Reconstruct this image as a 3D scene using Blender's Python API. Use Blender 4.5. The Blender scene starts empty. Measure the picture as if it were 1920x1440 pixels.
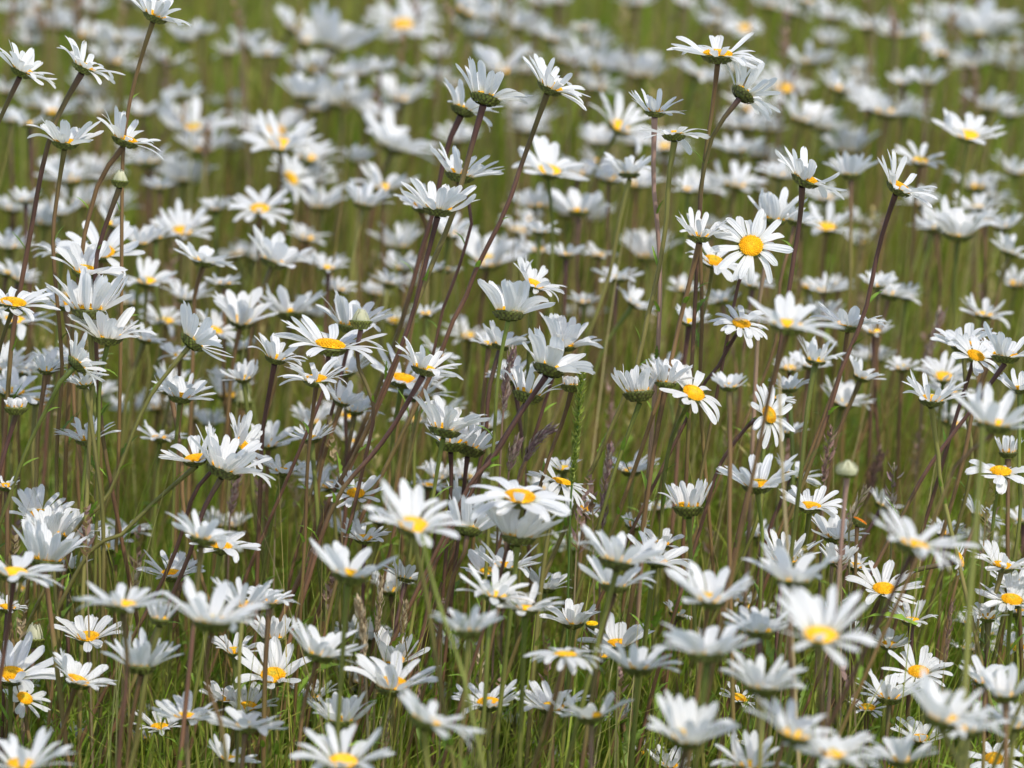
import bpy, math, random
import numpy as np
from mathutils import Vector, Matrix

# ------------------------------------------------------------------ camera, sky, sun, exposure
sc = bpy.context.scene
col = sc.collection
R = math.radians
PITCH = R(17.0)
FOCUS = 3.0                                   # metres to the plane in focus
WIDTH = 0.71                                  # metres across the frame at that plane
AIM = Vector((0, 0, 0.42))
VIEW = Vector((0, math.cos(PITCH), -math.sin(PITCH)))
UP = Vector((0, math.sin(PITCH), math.cos(PITCH)))
RT = Vector((1, 0, 0))
EYE = AIM - VIEW * FOCUS
cam_d = bpy.data.cameras.new('camera')
cam = bpy.data.objects.new('camera', cam_d); col.objects.link(cam)
cam.location = EYE
cam.rotation_euler = (math.pi / 2 - PITCH, 0, 0)
cam_d.sensor_width = 36
cam_d.lens = 36 * FOCUS / WIDTH
cam_d.clip_start = 0.05; cam_d.clip_end = 2000
cam_d.dof.use_dof = True
cam_d.dof.focus_distance = FOCUS
cam_d.dof.aperture_fstop = cam_d.lens / 24.0  # a 24 mm opening
sc.camera = cam

SUN = Vector((0.36, -0.40, 0.86)).normalized()     # towards the sun
wd = bpy.data.worlds.new('World'); sc.world = wd; wd.use_nodes = True
nt = wd.node_tree
bg = nt.nodes['Background']
sky = nt.nodes.new('ShaderNodeTexSky'); sky.sky_type = 'NISHITA'; sky.sun_disc = False
sky.sun_elevation = math.asin(SUN.z)
sky.sun_rotation = math.atan2(SUN.x, SUN.y)
sky.air_density = 1.0; sky.dust_density = 2.0; sky.ozone_density = 1.0
nt.links.new(sky.outputs[0], bg.inputs[0])
bg.inputs[1].default_value = 0.15
sl = bpy.data.lights.new('sun', 'SUN'); so = bpy.data.objects.new('sun', sl); col.objects.link(so)
sl.energy = 2.05; sl.angle = R(0.53); sl.color = (1.0, 0.965, 0.90)
so.rotation_euler = SUN.to_track_quat('Z', 'Y').to_euler()
sc.view_settings.view_transform = 'Standard'
sc.view_settings.look = 'None'
sc.view_settings.exposure = 0.75
sc.view_settings.gamma = 1.0
sc.cycles.max_bounces = 8
sc.cycles.transmission_bounces = 4
sc.cycles.use_denoising = True

rng = np.random.default_rng(11)
random.seed(5)

# ------------------------------------------------------------------ materials
def new_mat(name):
    m = bpy.data.materials.new(name); m.use_nodes = True
    n = m.node_tree.nodes; l = m.node_tree.links
    for x in list(n): n.remove(x)
    out = n.new('ShaderNodeOutputMaterial')
    return m, n, l, out

def thin_mat(name, rough, trans, tint=(1, 1, 1), ribs=None, base=None, speck=None, spec=0.4):
    """leaf-like sheet: a glossy face over a body that lets some light through; colour from the 'tint' attribute"""
    m, n, l, out = new_mat(name)
    at = n.new('ShaderNodeAttribute'); at.attribute_name = 'tint'
    colr = at.outputs['Color']
    if speck:
        tc = n.new('ShaderNodeTexCoord'); ns = n.new('ShaderNodeTexNoise')
        ns.inputs['Scale'].default_value = speck[0]; ns.inputs['Detail'].default_value = 3
        l.new(tc.outputs['Object'], ns.inputs['Vector'])
        mr = n.new('ShaderNodeMapRange'); mr.inputs[1].default_value = .3; mr.inputs[2].default_value = .7
        mr.inputs[3].default_value = speck[1]; mr.inputs[4].default_value = speck[2]
        l.new(ns.outputs[0], mr.inputs[0])
        mx = n.new('ShaderNodeVectorMath'); mx.operation = 'SCALE'
        l.new(colr, mx.inputs[0]); l.new(mr.outputs[0], mx.inputs['Scale'])
        colr = mx.outputs[0]
    p = n.new('ShaderNodeBsdfPrincipled')
    p.inputs['Roughness'].default_value = rough
    p.inputs['Specular IOR Level'].default_value = spec
    l.new(colr, p.inputs['Base Color'])
    t = n.new('ShaderNodeBsdfTranslucent')
    tm = n.new('ShaderNodeVectorMath'); tm.operation = 'MULTIPLY'; tm.inputs[1].default_value = tint
    l.new(colr, tm.inputs[0]); l.new(tm.outputs[0], t.inputs['Color'])
    if ribs:
        uv = n.new('ShaderNodeUVMap'); uv.uv_map = 'UVMap'
        sx = n.new('ShaderNodeSeparateXYZ'); l.new(uv.outputs[0], sx.inputs[0])
        ma = n.new('ShaderNodeMath'); ma.operation = 'MULTIPLY'; ma.inputs[1].default_value = ribs[0]
        l.new(sx.outputs[0], ma.inputs[0])
        sn = n.new('ShaderNodeMath'); sn.operation = 'SINE'; l.new(ma.outputs[0], sn.inputs[0])
        bp = n.new('ShaderNodeBump'); bp.inputs['Strength'].default_value = ribs[1]
        bp.inputs['Distance'].default_value = 0.0004
        l.new(sn.outputs[0], bp.inputs['Height'])
        l.new(bp.outputs[0], p.inputs['Normal']); l.new(bp.outputs[0], t.inputs['Normal'])
    mix = n.new('ShaderNodeMixShader'); mix.inputs[0].default_value = trans
    l.new(p.outputs[0], mix.inputs[1]); l.new(t.outputs[0], mix.inputs[2])
    l.new(mix.outputs[0], out.inputs[0])
    return m

def solid_mat(name, rough, speck=None, bump=None, spec=0.4):
    m, n, l, out = new_mat(name)
    at = n.new('ShaderNodeAttribute'); at.attribute_name = 'tint'
    colr = at.outputs['Color']
    p = n.new('ShaderNodeBsdfPrincipled'); p.inputs['Roughness'].default_value = rough
    p.inputs['Specular IOR Level'].default_value = spec
    tc = n.new('ShaderNodeTexCoord')
    if speck:
        mp = n.new('ShaderNodeMapping'); mp.inputs['Scale'].default_value = speck[3]
        l.new(tc.outputs['Object'], mp.inputs[0])
        ns = n.new('ShaderNodeTexNoise'); ns.inputs['Scale'].default_value = speck[0]; ns.inputs['Detail'].default_value = 3
        l.new(mp.outputs[0], ns.inputs['Vector'])
        mr = n.new('ShaderNodeMapRange'); mr.inputs[1].default_value = .3; mr.inputs[2].default_value = .7
        mr.inputs[3].default_value = speck[1]; mr.inputs[4].default_value = speck[2]
        l.new(ns.outputs[0], mr.inputs[0])
        mx = n.new('ShaderNodeVectorMath'); mx.operation = 'SCALE'
        l.new(colr, mx.inputs[0]); l.new(mr.outputs[0], mx.inputs['Scale']); colr = mx.outputs[0]
    if bump:
        vo = n.new('ShaderNodeTexVoronoi'); vo.inputs['Scale'].default_value = bump[0]
        l.new(tc.outputs['Object'], vo.inputs['Vector'])
        bp = n.new('ShaderNodeBump'); bp.inputs['Strength'].default_value = bump[1]; bp.inputs['Distance'].default_value = 0.0006
        bp.invert = True
        l.new(vo.outputs['Distance'], bp.inputs['Height']); l.new(bp.outputs[0], p.inputs['Normal'])
    l.new(colr, p.inputs['Base Color'])
    l.new(p.outputs[0], out.inputs[0])
    return m

M_PETAL = thin_mat('petal_white', 0.5, 0.48, (1.0, 1.0, 0.96), ribs=(19.0, 0.38), spec=0.35)
M_DISC = solid_mat('disc_yellow', 0.75, speck=(300, .85, 1.15, (1, 1, 1)), bump=(1100, .6), spec=0.2)
M_CALYX = thin_mat('calyx_green', 0.55, 0.10)
M_STEM = solid_mat('stem_skin', 0.5, speck=(120, .72, 1.28, (1, 1, .12)), spec=0.35)
M_LEAF = thin_mat('leaf_green', 0.5, 0.32, (1.0, 1.15, .45), speck=(160, .8, 1.2), spec=.28)
M_GRASS = thin_mat('grass_green', 0.55, 0.38, (1.05, 1.1, .4), spec=.22)
M_HEAD = thin_mat('grass_head', 0.7, 0.25, speck=(500, .75, 1.25))

# ------------------------------------------------------------------ mesh building
class MB:
    """collects grids of quads with one colour per vertex; build() links them as ONE mesh object"""
    def __init__(s): s.v = []; s.f = []; s.c = []; s.u = []; s.n = 0
    def grid(s, P, c, uv=None, wrap=False):
        a, b = P.shape[:2]
        s.v.append(P.reshape(-1, 3))
        c = np.broadcast_to(np.asarray(c, float), (a, b, 3)); s.c.append(c.reshape(-1, 3))
        s.u.append(np.zeros((a * b, 2)) if uv is None else uv.reshape(-1, 2))
        i = np.arange(a - 1)[:, None]
        j = np.arange(b if wrap else b - 1)[None, :]
        j2 = (j + 1) % b
        q = np.stack([i * b + j, i * b + j2, (i + 1) * b + j2, (i + 1) * b + j], -1).reshape(-1, 4)
        s.f.append(q + s.n); s.n += a * b
    def grids(s, P, c, uv=None):
        """P: (k, a, b, 3) many separate grids at once"""
        k, a, b = P.shape[:3]
        s.v.append(P.reshape(-1, 3))
        s.c.append(np.broadcast_to(c, P.shape).reshape(-1, 3))
        s.u.append(np.zeros((k * a * b, 2)) if uv is None else np.broadcast_to(uv, (k, a, b, 2)).reshape(-1, 2))
        i = np.arange(a - 1)[:, None]; j = np.arange(b - 1)[None, :]
        q = np.stack([i * b + j, i * b + j + 1, (i + 1) * b + j + 1, (i + 1) * b + j], -1).reshape(1, -1, 4)
        q = q + (np.arange(k) * a * b)[:, None, None]
        s.f.append(q.reshape(-1, 4) + s.n); s.n += k * a * b
    def mesh(s, name, mat, smooth=True):
        me = bpy.data.meshes.new(name)
        v = np.concatenate(s.v); f = np.concatenate(s.f); c = np.concatenate(s.c); u = np.concatenate(s.u)
        me.vertices.add(len(v)); me.vertices.foreach_set('co', v.astype(np.float32).ravel())
        me.loops.add(f.size); me.loops.foreach_set('vertex_index', f.astype(np.int32).ravel())
        me.polygons.add(len(f)); me.polygons.foreach_set('loop_start', (np.arange(len(f)) * 4).astype(np.int32))
        at = me.attributes.new('tint', 'FLOAT_COLOR', 'POINT')
        at.data.foreach_set('color', np.concatenate([np.clip(c, 0, 1), np.ones((len(c), 1))], 1).astype(np.float32).ravel())
        uvl = me.uv_layers.new(name='UVMap'); uvl.data.foreach_set('uv', u[f.ravel()].astype(np.float32).ravel())
        me.update(); me.validate()
        if smooth: me.polygons.foreach_set('use_smooth', np.ones(len(f), bool))
        me.materials.append(mat)
        return me
    def build(s, name, mat, parent=None, mw=None, smooth=True):
        o = bpy.data.objects.new(name, s.mesh(name, mat, smooth)); col.objects.link(o)
        if parent is not None: o.parent = parent
        if mw is not None: o.matrix_basis = mw
        return o

def frames(P):
    """tangent and two normals along a poly-line"""
    T = np.gradient(P, axis=0); T /= np.linalg.norm(T, axis=1)[:, None] + 1e-12
    ref = np.array([0, 1, 0.03]); A = np.cross(T, ref); A /= np.linalg.norm(A, axis=1)[:, None] + 1e-12
    B = np.cross(T, A)
    return T, A, B

def tube(mb, P, rad, c, sides=7):
    P = np.asarray(P, float); T, A, B = frames(P)
    a = np.arange(sides) * 2 * np.pi / sides
    rad = np.broadcast_to(rad, (len(P),))
    rib = 1 + .07 * np.cos(a * 3)
    Q = P[:, None] + (A[:, None] * np.cos(a)[None, :, None] + B[:, None] * np.sin(a)[None, :, None]) * (rad[:, None] * rib)[..., None]
    mb.grid(Q, np.asarray(c)[:, None, :] if np.ndim(c) == 2 else c, wrap=True)

def smooth_path(pts, n=26):
    """Catmull-Rom through the points, evenly sampled"""
    p = np.asarray(pts, float)
    p = np.concatenate([[2 * p[0] - p[1]], p, [2 * p[-1] - p[-2]]])
    out = []
    for i in range(1, len(p) - 2):
        t = np.linspace(0, 1, 12, endpoint=False)[:, None]
        a, b, c, d = p[i - 1], p[i], p[i + 1], p[i + 2]
        out.append(.5 * (2 * b + (c - a) * t + (2 * a - 5 * b + 4 * c - d) * t ** 2 + (3 * b - a - 3 * c + d) * t ** 3))
    out = np.concatenate(out + [p[-2][None]])
    s = np.concatenate([[0], np.cumsum(np.linalg.norm(np.diff(out, axis=0), axis=1))])
    q = np.linspace(0, s[-1], n)
    return np.stack([np.interp(q, s, out[:, k]) for k in range(3)], 1)

# pixel of the photograph and depth (in units of the focus distance) -> a point of the meadow
PX = WIDTH / 1920
def at(x, y, d):
    return EYE + (VIEW * FOCUS + RT * ((x - 960) * PX) + UP * ((720 - y) * PX)) * d
def on_plane(x, y, Y):
    r = VIEW * FOCUS + RT * ((x - 960) * PX) + UP * ((720 - y) * PX)
    return EYE + r * ((Y - EYE.y) / r.y)

# ------------------------------------------------------------------ daisy parts (head frame: z = the way the flower faces)
def petals_mesh(rs, rd, L, cup, curl, near, count, wide, droop=0.0, lee=0.0):
    mb = MB()
    nl, ntv = (10, 5) if near else (7, 3)
    s = np.linspace(0, 1, nl); t = np.linspace(-1, 1, ntv)
    ph0 = rs.uniform(0, 6.28)
    lobes = rs.uniform(0, 6.28, 4)
    gone = rs.choice([.01, .03, .06, .13]); ageing = rs.random() < .12
    for k in range(count):
        if rs.random() < gone: continue
        ph = ph0 + (k + rs.normal(0, .26)) * 2 * np.pi / count
        lay = (k % 2) * 2 - 1
        l = L * (1 + rs.normal(0, .06))
        w = wide * (1 + rs.normal(0, .10))
        c0 = cup + rs.normal(0, R(9)) + R(7) * math.sin(2 * ph + lobes[0]) + R(5) * math.sin(ph + lobes[1]) + lay * R(3.0) + lee * math.cos(ph)
        cu = curl + rs.normal(0, R(14)) + min(0, lee * 1.4 * math.cos(ph)) - (droop * rs.random() if droop else 0)
        if rs.random() < .10: cu += rs.choice([-1, -1, 1]) * R(45)
        if rs.random() < .05: l *= .75
        if ageing: cu -= R(30) * rs.random(); w *= rs.uniform(.7, 1)
        e = c0 + cu * (s ** 1.4)
        ds = l / (nl - 1)
        em = .5 * (e[1:] + e[:-1])
        rho = rd * .86 + np.concatenate([[0], np.cumsum(np.cos(em) * ds)])
        zz = lay * .0004 + np.concatenate([[0], np.cumsum(np.sin(em) * ds)])
        prof = .42 + .58 * np.clip(s / .42, 0, 1) ** .75
        tip = np.clip((s - .74) / .26, 0, 1)
        prof = prof * np.sqrt(np.clip(1 - tip ** 2.4 * .93, 0, 1))
        tw = rs.normal(0, .22) * s
        side = (w * .5) * prof[:, None] * t[None, :]
        trough = rs.normal(.10, .16)
        lift = -trough * w * (1 - t ** 2)[None, :] * prof[:, None] + np.sin(t * 4.7)[None, :] * w * .018
        # notched tip
        notch = (1 - np.cos(t * 2 * np.pi * 1.0)) * .5
        back = (notch * .06 * rs.choice([0, .6, 1, 1.4]) * l)[None, :] * (s[:, None] ** 8) if ntv > 3 else 0 * side
        sidec = side * np.cos(tw)[:, None]; lift = lift + side * np.sin(tw)[:, None]
        bend = rs.normal(0, .07) * l * s ** 2 + rs.normal(0, .025) * l * np.sin(s * 5)
        er = np.array([math.cos(ph), math.sin(ph), 0]); et = np.array([-math.sin(ph), math.cos(ph), 0]); ez = np.array([0, 0, 1.])
        dr = (np.cos(e)[:, None] * er + np.sin(e)[:, None] * ez); nr = (-np.sin(e)[:, None] * er + np.cos(e)[:, None] * ez)
        P = (rho[:, None] * er + zz[:, None] * ez)[:, None, :] + (sidec + bend[:, None])[..., None] * et + lift[..., None] * nr[:, None, :] - back[..., None] * dr[:, None, :]
        tone = rs.normal(0, .012)
        c = np.array([.82, .82, .81]) + tone
        base = np.clip(1 - s / .16, 0, 1)[:, None]
        cc = c * (1 - base * .8) + np.array([.72, .72, .36]) * base * .8
        if rs.random() < (.25 if ageing else .05):                       # a browned tip here and there
            m = (np.clip((s - .9) / .1, 0, 1) * .5)[:, None]; cc = cc * (1 - m) + np.array([.45, .38, .24]) * m
        uv = np.stack(np.broadcast_arrays(t[None, :] * .5 + .5, s[:, None]), -1)
        mb.grid(P, cc[:, None, :], uv)
    return mb

def disc_mesh(rs, rd, near, age, hue=1.0):
    mb = MB(); young = rs.random(); dip = .05 + .12 * young; hi = .34 + .16 * rs.random()
    n, m = (9, 24) if near else (6, 14)
    r = np.linspace(1, 0.0, n); a = np.arange(m) * 2 * np.pi / m
    dome = hi * np.sqrt(np.clip(1 - (r * .98) ** 2.2, 0, 1)) - dip * np.exp(-(r / .28) ** 2) - .02
    P = np.stack([r[:, None] * np.cos(a) * rd, r[:, None] * np.sin(a) * rd, np.broadcast_to(dome[:, None], (n, m)) * rd], -1)
    rim = np.array([.78, .40, .008]) * hue; mid = np.array([.74, .45, .02]) * hue
    deep = np.array([.56, .42, .04]) * hue if young > .5 else np.array([.62, .34, .012]) * hue
    edge = .30 + .35 * young; core = .12 + .22 * young
    cl = np.where((r > edge)[:, None], rim, mid); cl = np.where((r < core)[:, None], deep, cl)
    cl = cl * age
    mb.grid(P, cl[:, None, :], wrap=True)
    if near:                                        # the separate florets, on a sunflower spiral
        N = 150
        k = np.arange(N); rr = np.sqrt((k + .6) / N) * .97; aa = k * 2.39996
        zd = hi * np.sqrt(np.clip(1 - (rr * .98) ** 2.2, 0, 1)) - dip * np.exp(-(rr / .28) ** 2) - .02
        ctr = np.stack([rr * np.cos(aa), rr * np.sin(aa), zd], -1) * rd
        nrm = np.stack([np.cos(aa) * rr * .8, np.sin(aa) * rr * .8, np.full(N, .75)], -1); nrm /= np.linalg.norm(nrm, axis=1)[:, None]
        A = np.cross(nrm, [0.3, .9, .1]); A /= np.linalg.norm(A, axis=1)[:, None]; B = np.cross(nrm, A)
        rad = rd * .062 * (0.75 + .35 * rr)
        hgt = rd * .085 * (0.6 + .7 * rr)
        b = np.arange(6) * 2 * np.pi / 5                     # closed ring of five (first = last)
        lev = [(1.0, -.3), (1.0, .55), (.55, 1.0), (.02, .85)]
        P = np.stack([ctr[:, None] + (A[:, None] * np.cos(b)[None, :, None] + B[:, None] * np.sin(b)[None, :, None]) * (rad * q)[:, None, None] + (nrm * (hgt * h)[:, None])[:, None] for q, h in lev], 1)
        tone = age * (1 + rs.normal(0, .13, N))
        cf = np.where((rr > edge)[:, None], rim, mid) * tone[:, None]
        cf = np.where((rr < core)[:, None], deep * tone[:, None], cf)
        mb.grids(P, cf[:, None, None, :])
    return mb

def calyx_mesh(rs, rd, near, tall=1.0, pale=1.0):
    mb = MB()
    pr = [(1.02, .02), (1.10, -.05), (1.04, -.15 * tall), (.84, -.28 * tall), (.56, -.40 * tall), (.28, -.48 * tall), (.17, -.56 * tall)]
    m = 18 if near else 12
    a = np.arange(m) * 2 * np.pi / m
    P = np.stack([np.stack([q * np.cos(a), q * np.sin(a), np.full(m, h)], -1) for q, h in pr]) * rd
    g = np.array([.115, .135, .024]) * rs.uniform(.75, 1.2) * pale; br = np.array([.05, .028, .012])
    lev = np.linspace(0, 1, len(pr))[:, None]
    mb.grid(P, (g * 1.0 * np.ones((len(pr), 1)))[:, None, :], wrap=True)
    # overlapping bracts with dark margins
    rows = [(22, 1.13, -.06, .36 * tall ** .5), (18, 1.0, -.21 * tall, .36 * tall ** .5), (14, .72, -.36 * tall, .34 * tall ** .5)] if near else [(14, 1.12, -.08, .42), (12, .84, -.32 * tall, .38)]
    for ri, (cnt, q, h, ln) in enumerate(rows):
        for k in range(cnt):
            ph = (k + .5 * (ri % 2) + rs.normal(0, .1)) * 2 * np.pi / cnt
            er = np.array([math.cos(ph), math.sin(ph), 0]); et = np.array([-math.sin(ph), math.cos(ph), 0]); ez = np.array([0, 0, 1.])
            s = np.array([0, .35, .7, 1.0]); t = np.array([-1, -.45, .45, 1])
            out = q - .42 * ln * (1 - s) + .05
            up = h - ln * .55 * (1 - s) + (s > .9) * .04
            w = (2.2 * q / cnt) * 1.45 * np.array([.8, 1.0, .8, .2])
            P = out[:, None, None] * er + up[:, None, None] * ez + (w[:, None] * t)[..., None] * et + (.035 * (1 - t ** 2))[None, :, None] * er
            c = np.where((np.abs(t) > .8)[None, :, None] | (s > .9)[:, None, None], br, g * rs.uniform(.8, 1.6))
            mb.grid(P * rd, c)
    return mb

def tuft_mesh(rs, rd, near, open_, ball=False):
    """the closed cream rays of a bud"""
    mb = MB()
    n = 22
    s = np.linspace(0, 1, 6); t = np.linspace(-1, 1, 3)
    for ring in range(2):
        for k in range(n if ring == 0 else n // 2):
            ph = (k + rs.normal(0, .2)) * 2 * np.pi / (n if ring == 0 else n // 2)
            h = rd * rs.uniform(.8, 1.35) * (1.0 + .8 * open_) * (1.35 if ball else 1)
            r = rd * (1.15 if ball else 1) * ((.98 - .1 * ring) * (1 - ((.88 if ball else .66) - .62 * open_) * s ** (3.2 if ball else 1.5) + (.22 * np.sin(s * 3.1) if ball else 0)) - ring * .25 * (1 - s)) * rs.uniform(.9, 1.1)
            w = rd * (.15 if not ball else .17) * np.array([.8, 1, 1, 1, .85, .5])
            er = np.array([math.cos(ph), math.sin(ph), 0]); et = np.array([-math.sin(ph), math.cos(ph), 0])
            P = r[:, None, None] * er + (w[:, None] * t)[..., None] * et + (s * h)[:, None, None] * np.array([0, 0, 1.]) + (.03 * rd * (1 - t ** 2))[None, :, None] * er
            c = np.array([.82, .80, .56]) * (1 - .5 * open_) + np.array([.83, .83, .8]) * .5 * open_
            c = c * rs.uniform(.82, 1.02); cc = c * (1 - .25 * (1 - s))[:, None] + np.array([.3, .36, .08]) * (.25 * (1 - s))[:, None]
            mb.grid(P, (cc * rs.uniform(.92, 1.05))[:, None, :], np.stack(np.broadcast_arrays(t[None, :] * .5 + .5, s[:, None]), -1))
    return mb

STEM_C = {'p': ((.085, .040, .036), (.18, .095, .048)), 'b': ((.15, .088, .042), (.21, .13, .048)), 'g': ((.12, .155, .028), (.18, .165, .04)),
          'k': ((.32, .20, .16), (.28, .18, .11)), 'o': ((.19, .18, .05), (.20, .155, .052))}

def leaf_blade(mb, rs, base, d, up, L, w, teeth=True, c=None, hang=.6):
    n = 11
    s = np.linspace(0, 1, n); t = np.array([-1, -.5, 0, .5, 1])
    d = np.asarray(d, float); d = d / np.linalg.norm(d); up = np.asarray(up, float)
    sd = np.cross(d, up); sd /= np.linalg.norm(sd) + 1e-9; nn = np.cross(sd, d)
    ang = -hang * s ** 1.5
    dx = np.concatenate([[0], np.cumsum(np.cos(ang[1:]) * L / (n - 1))]); dz = np.concatenate([[0], np.cumsum(np.sin(ang[1:]) * L / (n - 1))])
    pr = np.sin(np.pi * np.clip(s, .06, 1) ** .75) ** .8 * .9 + .12 * (1 - s)
    if teeth: pr = pr * (1 + .34 * (np.arange(n) % 2 * 2 - 1) * (s > .1) * (s < .97))
    P = np.asarray(base)[None, None] + dx[:, None, None] * d + dz[:, None, None] * nn + (w * .5 * pr[:, None] * t)[..., None] * sd + (np.abs(t) * w * .18 * pr[:, None])[..., None] * nn
    c = np.array([.16, .25, .032]) * rs.uniform(.7, 1.5) if c is None else c
    cc = np.broadcast_to(c, P.shape).copy(); cc[:, 2] *= 1.25
    mb.grid(P, cc)

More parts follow.
